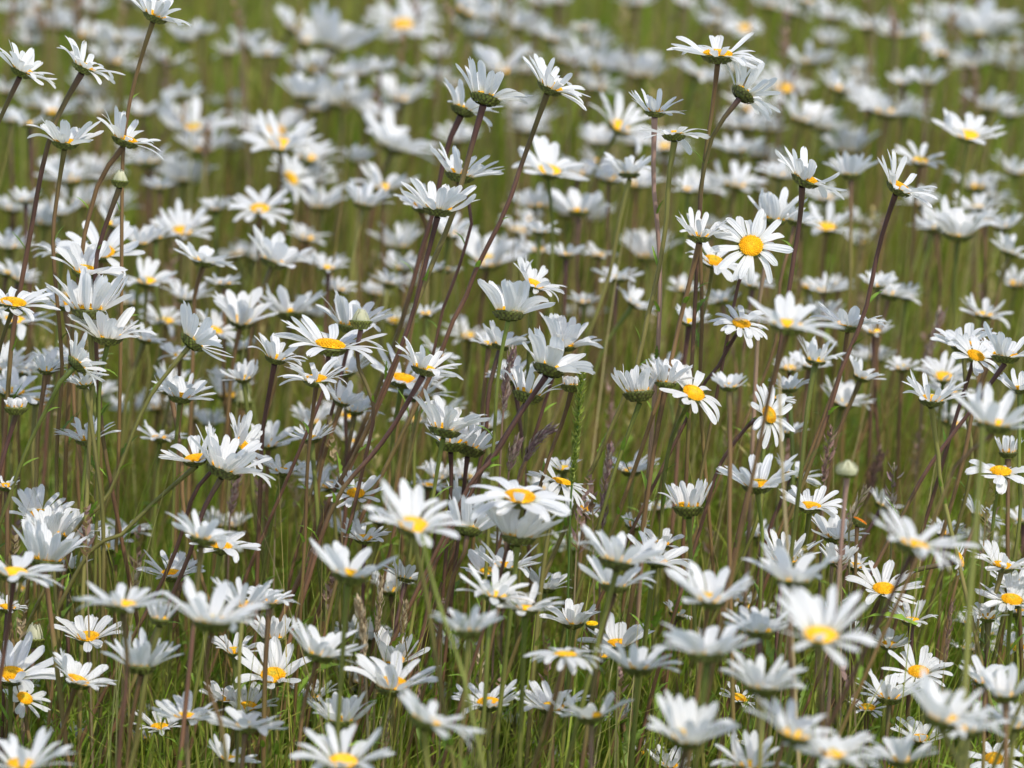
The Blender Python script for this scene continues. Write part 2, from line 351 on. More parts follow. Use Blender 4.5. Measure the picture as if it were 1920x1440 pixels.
# kind x y width lean facing cup depth ; stem ; landmark ; label
DATA = '''
D 291 30 140 24 6 34 1.0;b:258,130 236,230 229,330 227,600 221,900 216,1100;the tallest daisy;tallest daisy, cut by the top edge, on a long curved brown stem
D 42 133 140 26 8 32 1.0;p:25,180 0,222 -40,320;;sharp daisy with dark leaning stem, level with the daisy below the tallest one's petals
D 158 126 138 26 5 34 1.0;p:143,152 106,222 80,310 60,420 40,530 22,640 10,800;;sharp daisy on a long purple stem, just beside and below the tallest daisy
D 122 267 148 8 9 34 1.0;b:118,290 108,360 99,440 103,520 112,620 116,700 106,850 108,1010;the upright pale daisy;upright sharp daisy with two yellow gaps on a straight brown stem
D 235 263 148 20 4 38 1.01;b:222,280 190,330 174,380 160,430 150,500 142,560 134,640 128,760 122,880 120,1000;;sharp daisy crossed by the tallest daisy's stem, its centre hidden behind it
B 225 338 30 6 5 50 1.0;p:217,358 195,430 182,475 177,540 180,650 184,720 194,830 207,900 214,940;the bud by the tall stem;closed green and cream bud touching the tallest daisy's long stem
D 910 182 160 16 -9 42 1.0;p:905,202 885,270 866,340 856,380 838,430 812,490 770,600 735,700 690,800 640,910 600,1000;the high underside daisy;tall daisy showing its green underside, petals fanned up, on a long slanting stem
D 868 205 130 22 -6 42 1.05;p:860,216 840,270 826,330 815,390 790,470 760,580 720,700 680,800;;daisy tucked behind the tall one that shows its green underside
D 862 328 165 14 0 32 1.03;p:893,352 885,400 870,470 846,540 830,580 815,650;;wide ragged daisy cut across by a slanting purple stem, below the underside view
D 822 392 160 8 4 38 1.0;p:812,420 796,500 776,580 756,640 722,720 690,800 650,880 616,940 585,1040 570,1100;the crossed-stem daisy;daisy with a green cup and flat side petals where two long stems cross
D 790 388 115 12 20 28 1.07;b:800,440 780,560 760,700;;
D 1032 163 155 28 16 32 1.0;p:1013,190 995,260 970,330 950,390 920,450 890,510 868,570 845,610 820,680 790,740;the pointed-petal daisy;daisy with tall pointed petals and a yellow centre on a dark leaning stem
D 1346 104 195 3 12 20 1.0;b:1346,125 1336,200 1325,270 1316,340 1312,420 1314,500 1316,600 1312,720 1316,800 1322,880;the high flat daisy;wide flat daisy highest on its side, on a thick brown stem
D 1394 175 140 38 -16 40 1.0;p:1378,188 1356,212 1340,245 1325,295 1314,350 1310,430;;tilted daisy showing a green underside, its purple stem joining the thick brown one
D 1228 210 120 6 3 30 1.01;k:1221,250 1225,340 1232,420 1237,500 1236,600 1230,700 1224,780;;small daisy seen side-on, just above the shaggy one
D 1264 253 145 0 -3 14 1.0;o:1258,272 1253,340 1251,400 1241,470 1230,530 1215,590 1205,640 1190,700 1160,770;the shaggy daisy;shaggy daisy with crumpled petals over a green cup on an olive stem
D 1180 325 110 0 3 46 1.09;o:1172,345 1160,420 1146,500 1125,570 1110,610;;
D 1030 320 160 10 26 22 1.13;g:1028,350 1036,430 1034,520;;
D 1163 238 140 30 28 38 1.2;;;
D 1510 336 165 25 13 28 1.0;p:1511,362 1500,410 1490,470 1480,540 1470,600 1458,680 1440,760;;sharp daisy with a swept back fan of petals, stem passing by the full-faced daisy
D 1686 352 150 30 18 34 1.0;p:1683,375 1660,420 1646,470 1632,540 1620,590 1600,640 1575,700 1558,760 1530,840;the curved-stem daisy;sharp daisy with an open yellow centre on a long curved dark stem
D 1815 254 145 5 28 26 1.16;;;
D 1725 302 112 4 28 26 1.17;;;
D 1595 328 95 0 0 50 1.14;;;
D 24 570 175 8 17 20 .99;p:9,600 0,650 -20,760;;sharp daisy at the edge with broad rounded petals and a bright domed centre
D 160 508 150 10 24 34 1.01;g:162,540 172,640 176,740;;
D 190 474 175 5 28 26 1.06;;;
D 115 476 112 0 0 35 1.08;g:112,500 110,580;;
D 168 583 168 3 -2 50 1.0;o:168,600 172,680 170,760;;
D 202 632 165 5 10 36 1.0;g:190,655 187,720 185,800;;daisy wedged between two upright brown stems with a yellow patch showing
D 146 682 130 44 -12 36 .99;g:131,700 92,758 60,820 28,900 4,970;the underside daisy by upright stems;tipped daisy showing a striped green underside on a pale diagonal stem
D 362 640 155 38 -9 34 1.0;o:346,655 315,690 290,730 258,790 235,850 200,935 165,970 120,1030;the daisy on a grey-green stem;tipped daisy with a striped green cup on a grey-green diagonal stem
D 382 489 142 12 10 24 1.08;b:367,512 364,560 362,640;;
D 452 602 130 12 22 48 1.1;;;
D 275 528 130 4 22 24 1.13;;;
D 341 434 128 5 28 30 1.19;;;
D 205 392 120 4 22 35 1.3;;;
D 402 620 110 20 25 34 1.12;;;
D 310 602 115 5 22 24 1.17;;;
D 10 690 125 6 24 34 1.08;;;
D 42 695 120 6 20 34 1.1;;;
D 122 572 135 -6 6 26 1.04;;;
D 28 602 165 8 14 24 1.09;;;
D 12 512 90 8 10 30 1.17;;;
D 487 391 135 3 33 16 1.19;;the blurred flat-faced daisy;softly blurred daisy facing up with a broad yellow eye and evenly spread petals
D 513 490 138 20 6 46 1.12;;;
D 545 588 140 0 -4 44 1.11;b:536,612 520,700;;
D 618 650 225 8 12 22 1.0;p:640,690 606,734 580,800;the broadest daisy;broadest sharp daisy, nearly flat, with two yellow patches under the cream bud
D 660 612 140 8 0 52 1.04;p:655,640 640,700;;daisy standing upright behind the broad flat one, beneath the cream bud
B 677 601 38 3 2 40 1.0;p:669,625 668,672 674,694 688,725 700,760 698,800 680,880;the cream bud;plump cream bud in a green striped cup above the broad flat daisy
D 517 672 115 15 8 40 1.02;p:513,705 500,760 492,810 489,880 486,960;;
D 592 712 145 0 19 28 .985;b:590,735 580,830 575,900 572,1000 566,1100;;sharp daisy below the broad flat one, on twin upright brown stems
D 796 692 145 16 5 36 .99;p:786,712 768,745 740,795 700,850 640,920 604,1000 580,1080;the slanting-stem fan daisy;sharp fan-shaped daisy beside the slanting stems, green cup below
D 755 712 165 10 22 32 1.05;;;
D 880 630 112 5 25 22 1.2;;;
D 742 602 105 4 25 22 1.2;;;
D 702 550 62 10 10 45 1.22;;;
D 748 462 108 2 8 48 1.26;;;
D 758 503 100 0 8 40 1.24;;;
D 757 532 80 0 12 40 1.25;;;
D 608 497 95 2 16 32 1.22;;;
D 575 446 90 6 25 28 1.24;;;
D 602 388 115 0 8 46 1.26;;;
D 842 438 110 8 22 40 1.17;;;
D 915 490 155 8 28 36 1.2;;;
D 972 432 90 4 24 30 1.24;;;
D 954 586 152 5 -5 50 .99;g:949,620 940,660 932,720 928,790;the tulip-shaped daisy;tulip-shaped daisy with broad raised petals on a bright green stem
D 1001 534 122 25 22 30 1.03;g:1000,560 992,640;;sharp daisy peeping from behind the tulip-shaped one, yellow centre showing
D 1029 690 155 20 -8 50 .985;p:1015,712 986,760 960,800 930,850 898,892 870,930;the raised fan daisy;sharp daisy with a raised fan of petals and a dark slanting purple stem
D 1056 645 125 15 10 50 1.03;p:1050,690 1020,760;;sharp daisy behind the raised fan daisy, two yellow glimpses between petals
H 990 738 92 15 -3 62 1.0;p:975,756 950,800 925,850 900,890;;small half-open daisy with short white petals just below the raised fan daisy
H 1072 722 46 4 2 82 1.0;b:1068,745 1055,790 1032,850 1010,920;;tiny barely opened flower in a striped cup beside the green grass spike
D 1312 443 120 5 8 45 1.0;b:1305,465 1290,540 1275,600 1255,690 1230,760 1200,850;;sharp cup-shaped daisy beside the full-faced daisy, with a dark green base
D 1408 462 168 4 60 8 1.0;p:1388,520 1380,552 1368,610 1355,680;the full-faced daisy;full-faced daisy looking straight out, round golden centre ringed by narrow petals
D 1338 490 135 15 30 24 1.04;o:1330,540 1318,590;;
D 1450 412 120 8 0 50 1.05;k:1432,470 1424,560 1420,640;;daisy rising behind the full-faced daisy with raised narrow petals
D 1492 415 100 14 4 36 1.08;;;
D 1390 608 128 10 32 14 1.01;p:1372,640 1345,690 1300,760;;sharp daisy half covered by a blurred flat one, yellow centre showing
D 1478 610 215 8 14 18 .89;b:1460,650 1446,720 1430,800;the blurred flat daisy;softly blurred flat daisy hiding part of a sharper daisy behind it
D 1590 610 150 5 11 26 1.02;b:1601,640 1578,690 1560,740 1530,820;;daisy just beside the blurred flat one, green cup on a slanting brown stem
H 1197 735 105 -5 -2 56 1.0;g:1190,765 1175,820 1150,890 1130,960;;
D 1248 718 95 5 -2 55 1.0;b:1240,760 1228,830 1215,920;;
D 1300 738 155 26 36 18 1.0;g:1283,772 1260,820 1246,890 1240,980;the big oval-centred daisy;daisy with a big oval yellow centre and drooping petals on a curved green stem
D 1215 482 110 0 5 56 1.26;;;
D 1112 412 95 0 10 45 1.3;;;
D 1064 402 90 4 10 45 1.3;;;
D 992 412 60 4 10 45 1.3;;;
D 1284 542 75 4 24 30 1.2;;;
D 1082 592 62 0 10 40 1.28;;;
D 1112 592 64 0 10 40 1.28;;;
D 1797 438 135 3 22 54 1.15;;;
D 1550 426 130 4 28 28 1.19;;;
D 1612 456 78 0 8 45 1.28;;;
D 1668 552 125 12 8 32 1.15;;;
D 1845 590 120 5 14 20 1.13;;;
D 1829 668 125 20 34 16 1.0;p:1815,710 1790,790 1770,860;the tilted oval-centred daisy;sharp daisy with a tilted oval yellow centre, in the clump beside the frame edge
D 1806 648 120 -4 14 44 1.03;;;shaggy daisy pressed behind the tilted oval-centred one
D 1885 668 155 5 3 34 .99;p:1870,700 1820,770 1760,850 1700,950;;sharp daisy crossed by a thick slanting stem, in the clump by the frame edge
D 1769 706 125 3 28 32 1.11;;;
D 1747 750 140 5 13 35 .985;o:1747,772 1752,810 1760,860 1762,900 1775,960;;daisy with a raised crown of petals, touching the big blurred petals beside it
D 1864 796 200 8 5 34 .885;b:1835,815 1795,870 1765,940 1740,1000;;
D 1912 730 95 0 6 38 1.0;;;
D 1640 672 95 4 18 34 1.2;;;
D 1572 536 65 4 12 30 1.22;;;
D 1515 537 55 4 12 34 1.24;;;
D 1580 756 110 14 18 44 1.12;;;
H 30 764 48 0 2 76 .985;p:22,792 8,850 -6,900;;half-open bud with short white teeth over a smooth green cup by the edge
D 24 736 150 4 16 28 1.06;;;
D 163 825 118 -2 6 42 1.02;g:160,850 155,920 150,1000;;
D 338 745 128 8 2 38 1.02;g:331,772 328,850 325,950;;small daisy on a thin straight green stem below the tipped one
D 300 822 105 5 0 28 1.07;g:296,850 292,940;;
D 366 861 138 -8 19 34 1.0;o:340,893 300,932 258,972 225,1005 150,1062;;sharp daisy with an orange-yellow centre, overlapped by the striped-petal fan
D 420 880 185 20 3 42 .985;p:405,902 386,945 373,980 355,1040 334,1090;the fan of striped petals;sharp daisy with layered petals sweeping aside on a dark purple stem
D 455 838 135 48 16 34 1.0;;;daisy tipped on edge, its yellow centre facing sideways behind the striped fan
D 380 1010 155 14 0 34 .915;p:372,1040 368,1120;;softly blurred daisy hiding the hanging-petalled one behind it
D 414 1026 150 6 10 24 .98;g:395,1050 397,1130;the daisy with hanging petals;daisy with long hanging petals and two yellow patches below the striped fan
D 74 968 138 3 28 36 1.02;;;
D 95 1004 115 0 12 54 1.0;o:98,1030 104,1120;;
D 85 1050 158 8 3 54 .965;b:88,1075 95,1160;;
D 26 1074 195 3 16 20 .92;p:18,1110 8,1220;;
D 135 1008 130 12 6 44 1.02;;;
D 240 996 108 0 14 20 1.09;;;
D 322 1078 130 4 18 34 1.02;g:322,1100 320,1180;;
D 12 912 62 0 10 40 1.0;;;
D 182 738 90 4 22 30 1.18;;;
D 240 770 90 4 10 40 1.2;;;
D 295 765 95 4 14 36 1.18;;;
D 365 782 70 4 10 40 1.18;;;
D 392 795 80 4 10 40 1.16;;;
D 428 742 110 4 12 50 1.15;;;
B 456 752 34 0 2 50 1.12;;;blurred cream bud pointing up between blurred daisies near the sideways daisy
D 405 985 75 4 10 44 1.12;;;
D 440 985 75 -4 12 44 1.12;;;
D 655 778 115 3 26 24 1.16;;;
D 503 832 115 3 25 36 1.07;;;
D 776 786 95 3 24 24 1.14;;;
D 834 805 165 12 1 44 .99;g:828,835 820,880 812,930;the long-petalled fan;sharp fan-shaped daisy with long petals above a brown-edged green cup
H 846 829 80 4 4 40 1.01;p:844,852 846,905 842,960;;small ragged flower with few petals below the long-petalled fan
H 882 838 120 18 -2 48 1.02;p:877,860 870,910 864,965;;
D 530 884 105 4 9 26 1.03;g:524,912 510,970 500,1030;;
D 622 912 130 -4 15 26 1.07;;;
D 592 894 90 -6 12 40 1.1;;;
D 667 926 122 2 30 22 1.02;g:665,950 655,1000;;
D 776 986 198 12 32 32 .87;o:780,1030 800,1120 812,1200;the big blurred upright daisy;big soft blurred daisy with a raised fan of petals and one petal over its centre
D 683 1010 108 2 20 30 1.02;;;
D 878 992 135 10 -14 46 .96;b:870,1010 850,1080 830,1160;;daisy showing a broad green underside beside the big blurred upright one
D 974 934 215 5 27 12 .935;p:963,975 945,1050 925,1120;the daisy with curling petals;large daisy with curling narrow petals and a golden domed centre
D 655 1078 198 12 2 30 .89;g:650,1105 645,1180 640,1260;;broad blurred daisy seen side-on, below the big blurred upright one
D 782 742 150 3 8 24 1.06;;;
D 972 1006 185 6 1 38 .94;g:966,1035 960,1120;;large daisy seen side-on, directly below the one with curling petals
D 948 1064 160 3 0 24 .97;b:942,1090 930,1160;;
D 822 895 80 4 12 42 1.1;;;
D 855 892 60 4 12 42 1.1;;;
H 1291 950 90 0 2 64 .99;g:1294,972 1297,1012 1296,1060;the cup-shaped half-open daisy;half-open cup-shaped daisy with upright petals on a short green stem
D 1420 910 165 0 12 36 .975;g:1428,935 1429,1000 1427,1070;;sharp bowl-shaped daisy below the daisy with its centre turned sideways
D 1052 905 150 14 10 6 1.01;;;
D 1098 955 80 6 20 20 1.05;;;
D 1441 778 128 62 44 16 .99;p:1412,788 1386,818 1362,850 1342,890 1325,950;the sideways daisy;daisy with its oval golden centre turned sideways on a dark arching stem
D 1158 1052 195 9 2 36 .905;g:1145,1075 1135,1150;;
D 1230 1050 138 18 12 36 .97;g:1226,1075 1215,1150;;
D 1240 1020 90 4 16 40 1.02;;;
D 1152 1098 165 8 0 30 .925;p:1140,1125 1125,1200 1112,1290;;
D 1330 1124 180 8 15 36 .875;b:1318,1150 1315,1230;;blurred daisy with thick raised side petals, above the pale side-on one
D 1188 985 60 8 18 44 1.05;;;
B 1588 890 35 4 2 80 .925;k:1585,905 1580,980;the blurred cream bud ball;round cream-coloured bud, blurred, alone among grasses
D 1519 950 142 5 16 22 1.0;g:1512,985 1507,1030 1500,1090;;sharp open daisy with tips curling, on a green stem beside the bowl-shaped one
D 1876 886 148 3 25 8 1.0;g:1872,910 1862,980;;
H 1890 848 50 0 4 70 1.02;;;
D 1565 1008 128 6 4 34 1.02;k:1560,1030 1557,1100;;
D 1714 1022 215 15 9 28 .85;p:1700,1050 1670,1120;the ghostly blurred daisy;pale, strongly blurred daisy with two drooping wing-like petals
D 1772 1000 75 4 14 46 1.06;;;
D 1798 1050 80 70 20 10 1.0;;;
D 1572 1055 85 0 4 54 1.0;;;
D 1604 1062 90 8 14 30 1.01;;;
D 1488 1090 190 4 0 40 .885;;;
D 1470 1052 140 6 8 46 .99;;;
D 1880 1062 130 12 14 34 1.0;;;
B 64 1197 38 2 2 55 1.01;k:60,1225 55,1290;the round green bud;round pale green bud tipped with a cream tuft, low by the edge
D 230 1134 195 2 5 16 .875;p:236,1160 238,1250 226,1380 222,1440;;blurred flat daisy with drooping wings over two brown stems
H 300 1160 58 6 2 62 .92;o:290,1190 275,1260 262,1340;;
D 398 1166 220 5 4 34 .87;b:372,1190 385,1270 415,1360 425,1440;the wide blurred daisy;widest blurred daisy, seen side-on, with a tall front petal
D 455 1136 145 4 8 40 .93;;;
D 165 1195 145 0 25 32 1.0;;;
D 264 1250 155 0 -3 42 .925;b:258,1275 245,1360 238,1440;;
D 20 1266 190 5 26 24 .985;g:14,1300 18,1380;;sharp daisy cut by the edge with a large domed centre and three long petals
D 145 1277 148 22 13 32 .965;b:132,1310 110,1390;;
D 46 1310 115 30 34 16 1.0;;;
D 300 1364 118 0 18 30 .995;g:301,1385 303,1440;;
D 348 1345 148 3 8 24 .945;k:346,1370 352,1440;;
D 440 1222 105 0 18 36 1.0;;;
D 464 1326 118 0 26 32 1.0;;;
D 418 1312 92 4 14 40 1.0;;;
D 460 1362 155 5 5 22 .925;;;
D 40 1436 205 5 11 30 .87;;;
D 430 1424 112 10 6 36 .95;;;
D 14 1140 75 6 12 30 1.0;;;
D 512 1268 158 0 34 32 .99;g:514,1300 516,1380;the golden-domed low daisy;sharp daisy with a big golden dome, petals raised behind, beside a red-brown stem
D 598 1226 168 14 8 36 .925;b:590,1250 570,1320 556,1440;;
H 514 1196 70 0 2 58 1.0;;;
D 735 1286 190 4 20 36 .945;g:712,1320 705,1400;;
D 640 1352 150 0 -1 40 .945;g:636,1380 632,1440;;
D 800 1352 205 20 1 24 .845;o:800,1390 802,1440;the slanting blurred daisy;strongly blurred daisy slanting down, low, overlapping the one above
D 642 1430 195 2 28 32 .87;;;
D 916 1320 150 0 18 26 .965;;;
D 878 1184 150 0 -4 38 .875;o:876,1220 868,1330 862,1440;;
D 928 1116 160 8 10 26 .925;;;
D 738 1240 120 2 16 52 1.0;;;
D 505 1130 110 4 8 34 .96;;;
D 985 1142 155 4 6 22 .925;g:985,1165 980,1260;;
D 1074 1168 108 0 10 48 .99;g:1072,1185 1066,1270;;
D 1160 1208 140 0 14 38 1.0;;;
D 1196 1252 170 4 4 30 .895;g:1196,1280 1188,1380;;blurred daisy with a yellow glimpse and green cup, beside the pale side-on one
D 1060 1228 168 2 5 6 .905;b:1052,1250 1030,1340;;
D 1325 1226 195 0 -1 38 .855;g:1318,1260 1310,1380;;
D 1036 1328 148 0 15 28 .965;;;
D 1108 1344 165 -4 3 24 .905;k:1110,1370 1108,1440;;
D 1288 1384 180 10 26 40 .85;;;
D 1432 1290 175 3 3 38 .865;;;
D 1256 1436 100 4 14 36 1.0;;;
D 1408 1436 150 4 14 36 .9;;;
D 1386 1310 85 20 24 20 1.0;;;
D 1424 1184 155 0 3 36 .905;;;
D 1538 1192 228 5 29 34 .825;b:1545,1240 1540,1330;the large gold-centred blur;large blurred daisy with a full gold centre and thick petals rising behind
D 1657 1106 148 2 26 24 1.0;g:1650,1130 1640,1200;;
D 1708 1164 100 0 14 36 1.0;;;
D 1667 1210 85 4 22 36 1.0;;;
D 1722 1261 142 0 32 22 .99;g:1730,1290 1728,1360;the low oval-centred daisy;sharp daisy with a broad oval yellow centre above a big blurred bloom
D 1897 1126 148 8 26 18 1.0;g:1892,1150 1890,1230;;
D 1908 1098 125 -6 26 28 1.02;;;
D 1852 1158 95 0 12 38 1.0;;;
D 1768 1348 215 14 11 34 .825;o:1790,1400 1800,1440;;
D 1668 1308 138 4 8 38 .975;;;
D 1626 1328 82 2 24 24 1.0;;;
D 1726 1386 120 0 22 34 .99;;;
D 1846 1278 105 0 12 48 .94;;;
D 1886 1304 140 0 2 38 .88;;;
D 1815 1368 185 2 8 26 .855;;;
D 1902 1360 125 4 18 34 .885;;;
D 1490 1378 205 14 12 26 .825;;;
D 1560 1416 205 6 12 26 .84;;;
D 1864 1424 128 0 38 14 .965;;;round dull-gold domed daisy low by the corner, petals behind it
D 1690 1426 140 0 4 40 .88;;;
Y 1612 978 27 30 -4 0 1.0;b:1608,990 1604,1060;;tiny orange flower knob among grass spikelets above the pale drooping daisy
Y 1110 1170 22 0 20 0 1.0;g:1110,1182 1106,1260;;tiny bright yellow flower peeping out beside a half-seen sharp daisy
'''
BG = '''
25 22 75 0 10 40
82 15 95 4 8 40
128 34 66 0 12 40
172 20 78 4 8 44
66 60 86 -8 8 48
104 52 90 6 6 50
162 66 92 6 24 34
54 80 62 4 18 34
225 74 82 4 6 40
212 116 96 6 14 38
252 130 70 0 8 36
312 116 104 14 8 30
348 74 76 4 8 44
378 62 56 0 8 44
268 92 60 0 10 44
462 84 86 2 6 44
428 100 66 0 8 42
500 102 84 4 10 38
546 52 86 26 14 40
572 76 80 10 24 34
622 86 160 18 6 42
588 131 98 2 30 30
640 142 60 0 8 55
676 140 78 -4 6 46
712 130 66 2 12 40
784 144 86 8 4 26
822 144 70 4 24 34
755 46 140 0 38 18
736 76 68 0 10 40
872 24 118 28 4 48
926 34 112 4 8 40
894 66 104 4 18 36
936 132 122 4 24 42
574 182 112 2 4 46
592 206 74 0 8 46
642 196 122 4 8 46
692 210 104 6 12 40
752 186 122 2 14 36
514 246 132 2 26 28
525 272 145 2 30 28
577 296 122 14 18 34
545 334 100 44 34 24
582 340 98 2 10 44
736 276 162 20 9 30
672 302 66 0 6 48
722 352 114 4 20 40
326 222 104 26 18 38
364 243 148 4 26 28
382 282 106 0 8 40
280 304 140 0 8 24
342 338 106 2 4 46
300 352 70 0 10 40
130 336 116 2 24 30
182 328 96 2 10 40
108 318 70 0 14 40
150 384 96 0 8 44
112 402 80 2 8 40
22 392 96 4 8 30
48 376 64 0 12 40
16 462 96 2 24 30
262 456 84 4 12 44
292 446 66 0 10 40
405 392 64 0 12 40
420 532 66 0 10 34
14 172 74 4 10 40
62 200 72 0 8 44
102 212 96 2 8 44
20 226 60 0 10 44
190 214 76 4 8 46
268 214 70 0 10 44
616 502 70 4 18 30
975 52 82 4 10 42
1004 62 64 0 10 42
1012 8 74 2 10 36
1046 4 54 0 12 36
1096 54 52 0 12 36
1192 8 84 0 8 40
1276 8 70 22 12 40
1340 22 80 30 6 44
1396 52 76 0 40 16
1440 12 92 4 8 42
1486 24 72 10 12 34
1062 116 86 18 8 38
1108 126 118 6 6 44
1154 128 82 0 8 48
1200 140 112 0 18 40
1120 166 90 4 8 36
1306 140 92 14 10 34
1342 152 70 0 10 40
1470 166 118 2 28 28
1412 204 112 4 26 28
1400 240 104 0 8 40
1440 244 72 2 10 40
1506 226 120 14 10 40
1540 240 100 4 6 40
1590 284 92 0 6 56
1382 284 92 2 8 38
1424 292 96 2 6 36
1520 118 110 4 6 28
1556 80 66 4 10 44
1628 52 86 0 10 34
1678 64 98 4 22 34
1738 74 100 30 22 30
1788 44 124 4 6 46
1836 66 132 4 2 48
1820 122 98 2 24 32
1872 122 104 16 12 36
1765 102 98 8 6 26
1574 168 104 14 14 34
1618 186 80 4 22 40
1662 212 150 8 16 24
1706 204 74 0 24 34
1740 156 78 4 10 40
1856 204 104 6 8 40
1894 216 82 4 8 40
1900 112 92 4 8 42
1830 352 104 0 8 46
1380 346 128 8 18 28
1462 330 78 2 20 44
1548 372 92 4 22 30
1500 416 98 0 10 36
1748 430 86 12 10 30
1848 412 66 0 10 36
1546 544 92 2 20 24
1646 536 70 0 10 40
1700 556 66 4 20 46
1086 396 100 2 8 46
1014 386 82 0 10 44
1012 434 72 4 12 36
1084 386 64 2 10 40
1122 478 70 2 12 30
1062 478 72 2 10 36
1245 276 104 2 24 30
1122 268 90 2 8 40
1190 270 92 0 10 36
1084 326 112 4 12 34
1142 334 106 2 24 28
1290 356 80 2 12 30
1002 228 112 4 8 36
974 204 80 2 10 40
990 246 80 2 10 40
1094 566 60 0 12 36
1302 602 62 0 10 36
860 262 92 2 22 36
716 218 76 2 10 36
1640 622 66 2 16 36
1692 690 62 2 20 36
1480 690 60 2 20 36
800 588 66 0 12 40
'''

# ------------------------------------------------------------------ the setting: ground
def ground():
    n = 60
    a = np.linspace(0, 1, n)
    r = .0 + 900 * a ** 4
    th = np.linspace(0, 2 * np.pi, 49)[:-1]
    P = np.stack([r[:, None] * np.cos(th), 1 + r[:, None] * np.sin(th), np.zeros((n, 48))], -1)
    mb = MB(); mb.grid(P, np.array([.06, .07, .02]), wrap=True)
    m, nn, l, out = new_mat('meadow_soil')
    p = nn.new('ShaderNodeBsdfPrincipled'); p.inputs['Roughness'].default_value = .95
    tc = nn.new('ShaderNodeTexCoord'); ns = nn.new('ShaderNodeTexNoise'); ns.inputs['Scale'].default_value = 14; ns.inputs['Detail'].default_value = 8
    cr = nn.new('ShaderNodeValToRGB'); cr.color_ramp.elements[0].color = (.055, .07, .014, 1); cr.color_ramp.elements[1].color = (.14, .15, .035, 1)
    cr.color_ramp.elements[0].position = .35; cr.color_ramp.elements[1].position = .65
    l.new(tc.outputs['Object'], ns.inputs['Vector']); l.new(ns.outputs[0], cr.inputs[0]); l.new(cr.outputs[0], p.inputs['Base Color']); l.new(p.outputs[0], out.inputs[0])
    o = mb.build('ground', m)
    o['kind'] = 'structure'
ground()

def frustum_xy(n, y0, y1, extra=.35, power=1.0):
    y = y0 + (y1 - y0) * rng.random(n) ** power
    dist = y - EYE.y
    half = dist * WIDTH / FOCUS * .5 + extra
    return (rng.random(n) * 2 - 1) * half, y

def blades(mb, n, y0, y1, h0, h1, w0, w1, cols, lean=.25, extra=.3, seg=6, droop=.9, power=1.0, hue=1.0):
    x, y = frustum_xy(n, y0, y1, extra, power)
    h = h0 + (h1 - h0) * rng.random(n) ** 1.6
    w = rng.uniform(w0, w1, n)
    az = rng.random(n) * 6.283
    ln = np.abs(rng.normal(0, lean, n)) + .03
    s = np.linspace(0, 1, seg)
    wind = .10
    dx = np.cos(az) * ln + wind; dy = np.sin(az) * ln
    dr = rng.random(n) * droop
    cx = x[:, None] + h[:, None] * dx[:, None] * (s * .5 + s ** 2.2 * (.5 + dr[:, None]))
    cy = y[:, None] + h[:, None] * dy[:, None] * (s * .5 + s ** 2.2 * (.5 + dr[:, None]))
    cz = h[:, None] * (s - ln[:, None] * dr[:, None] * s ** 3 * .9)
    fa = rng.random(n) * 6.283
    pw = (1 - s ** 1.8 * .95)
    ox = np.cos(fa)[:, None] * w[:, None] * pw * .5; oy = np.sin(fa)[:, None] * w[:, None] * pw * .5
    A = np.stack([cx - ox, cy - oy, cz], -1); B = np.stack([cx + ox, cy + oy, cz], -1)
    P = np.stack([A, B], 2)
    cols = np.asarray(cols); pick = rng.integers(0, len(cols), n)
    clump = .5 + .5 * np.sin(x * 19 + 2.1 * np.sin(y * 11) + y * 4) * np.sin(y * 9 + 1.7 * np.sin(x * 13 + 1))
    c = cols[pick] * rng.uniform(.70, 1.35, (n, 1))
    c = c * (1 - .5 * clump[:, None] * hue) + c * np.array([.62, 1.12, .6]) * (.5 * clump[:, None] * hue)
    mb.grids(P, c[:, None, None, :])

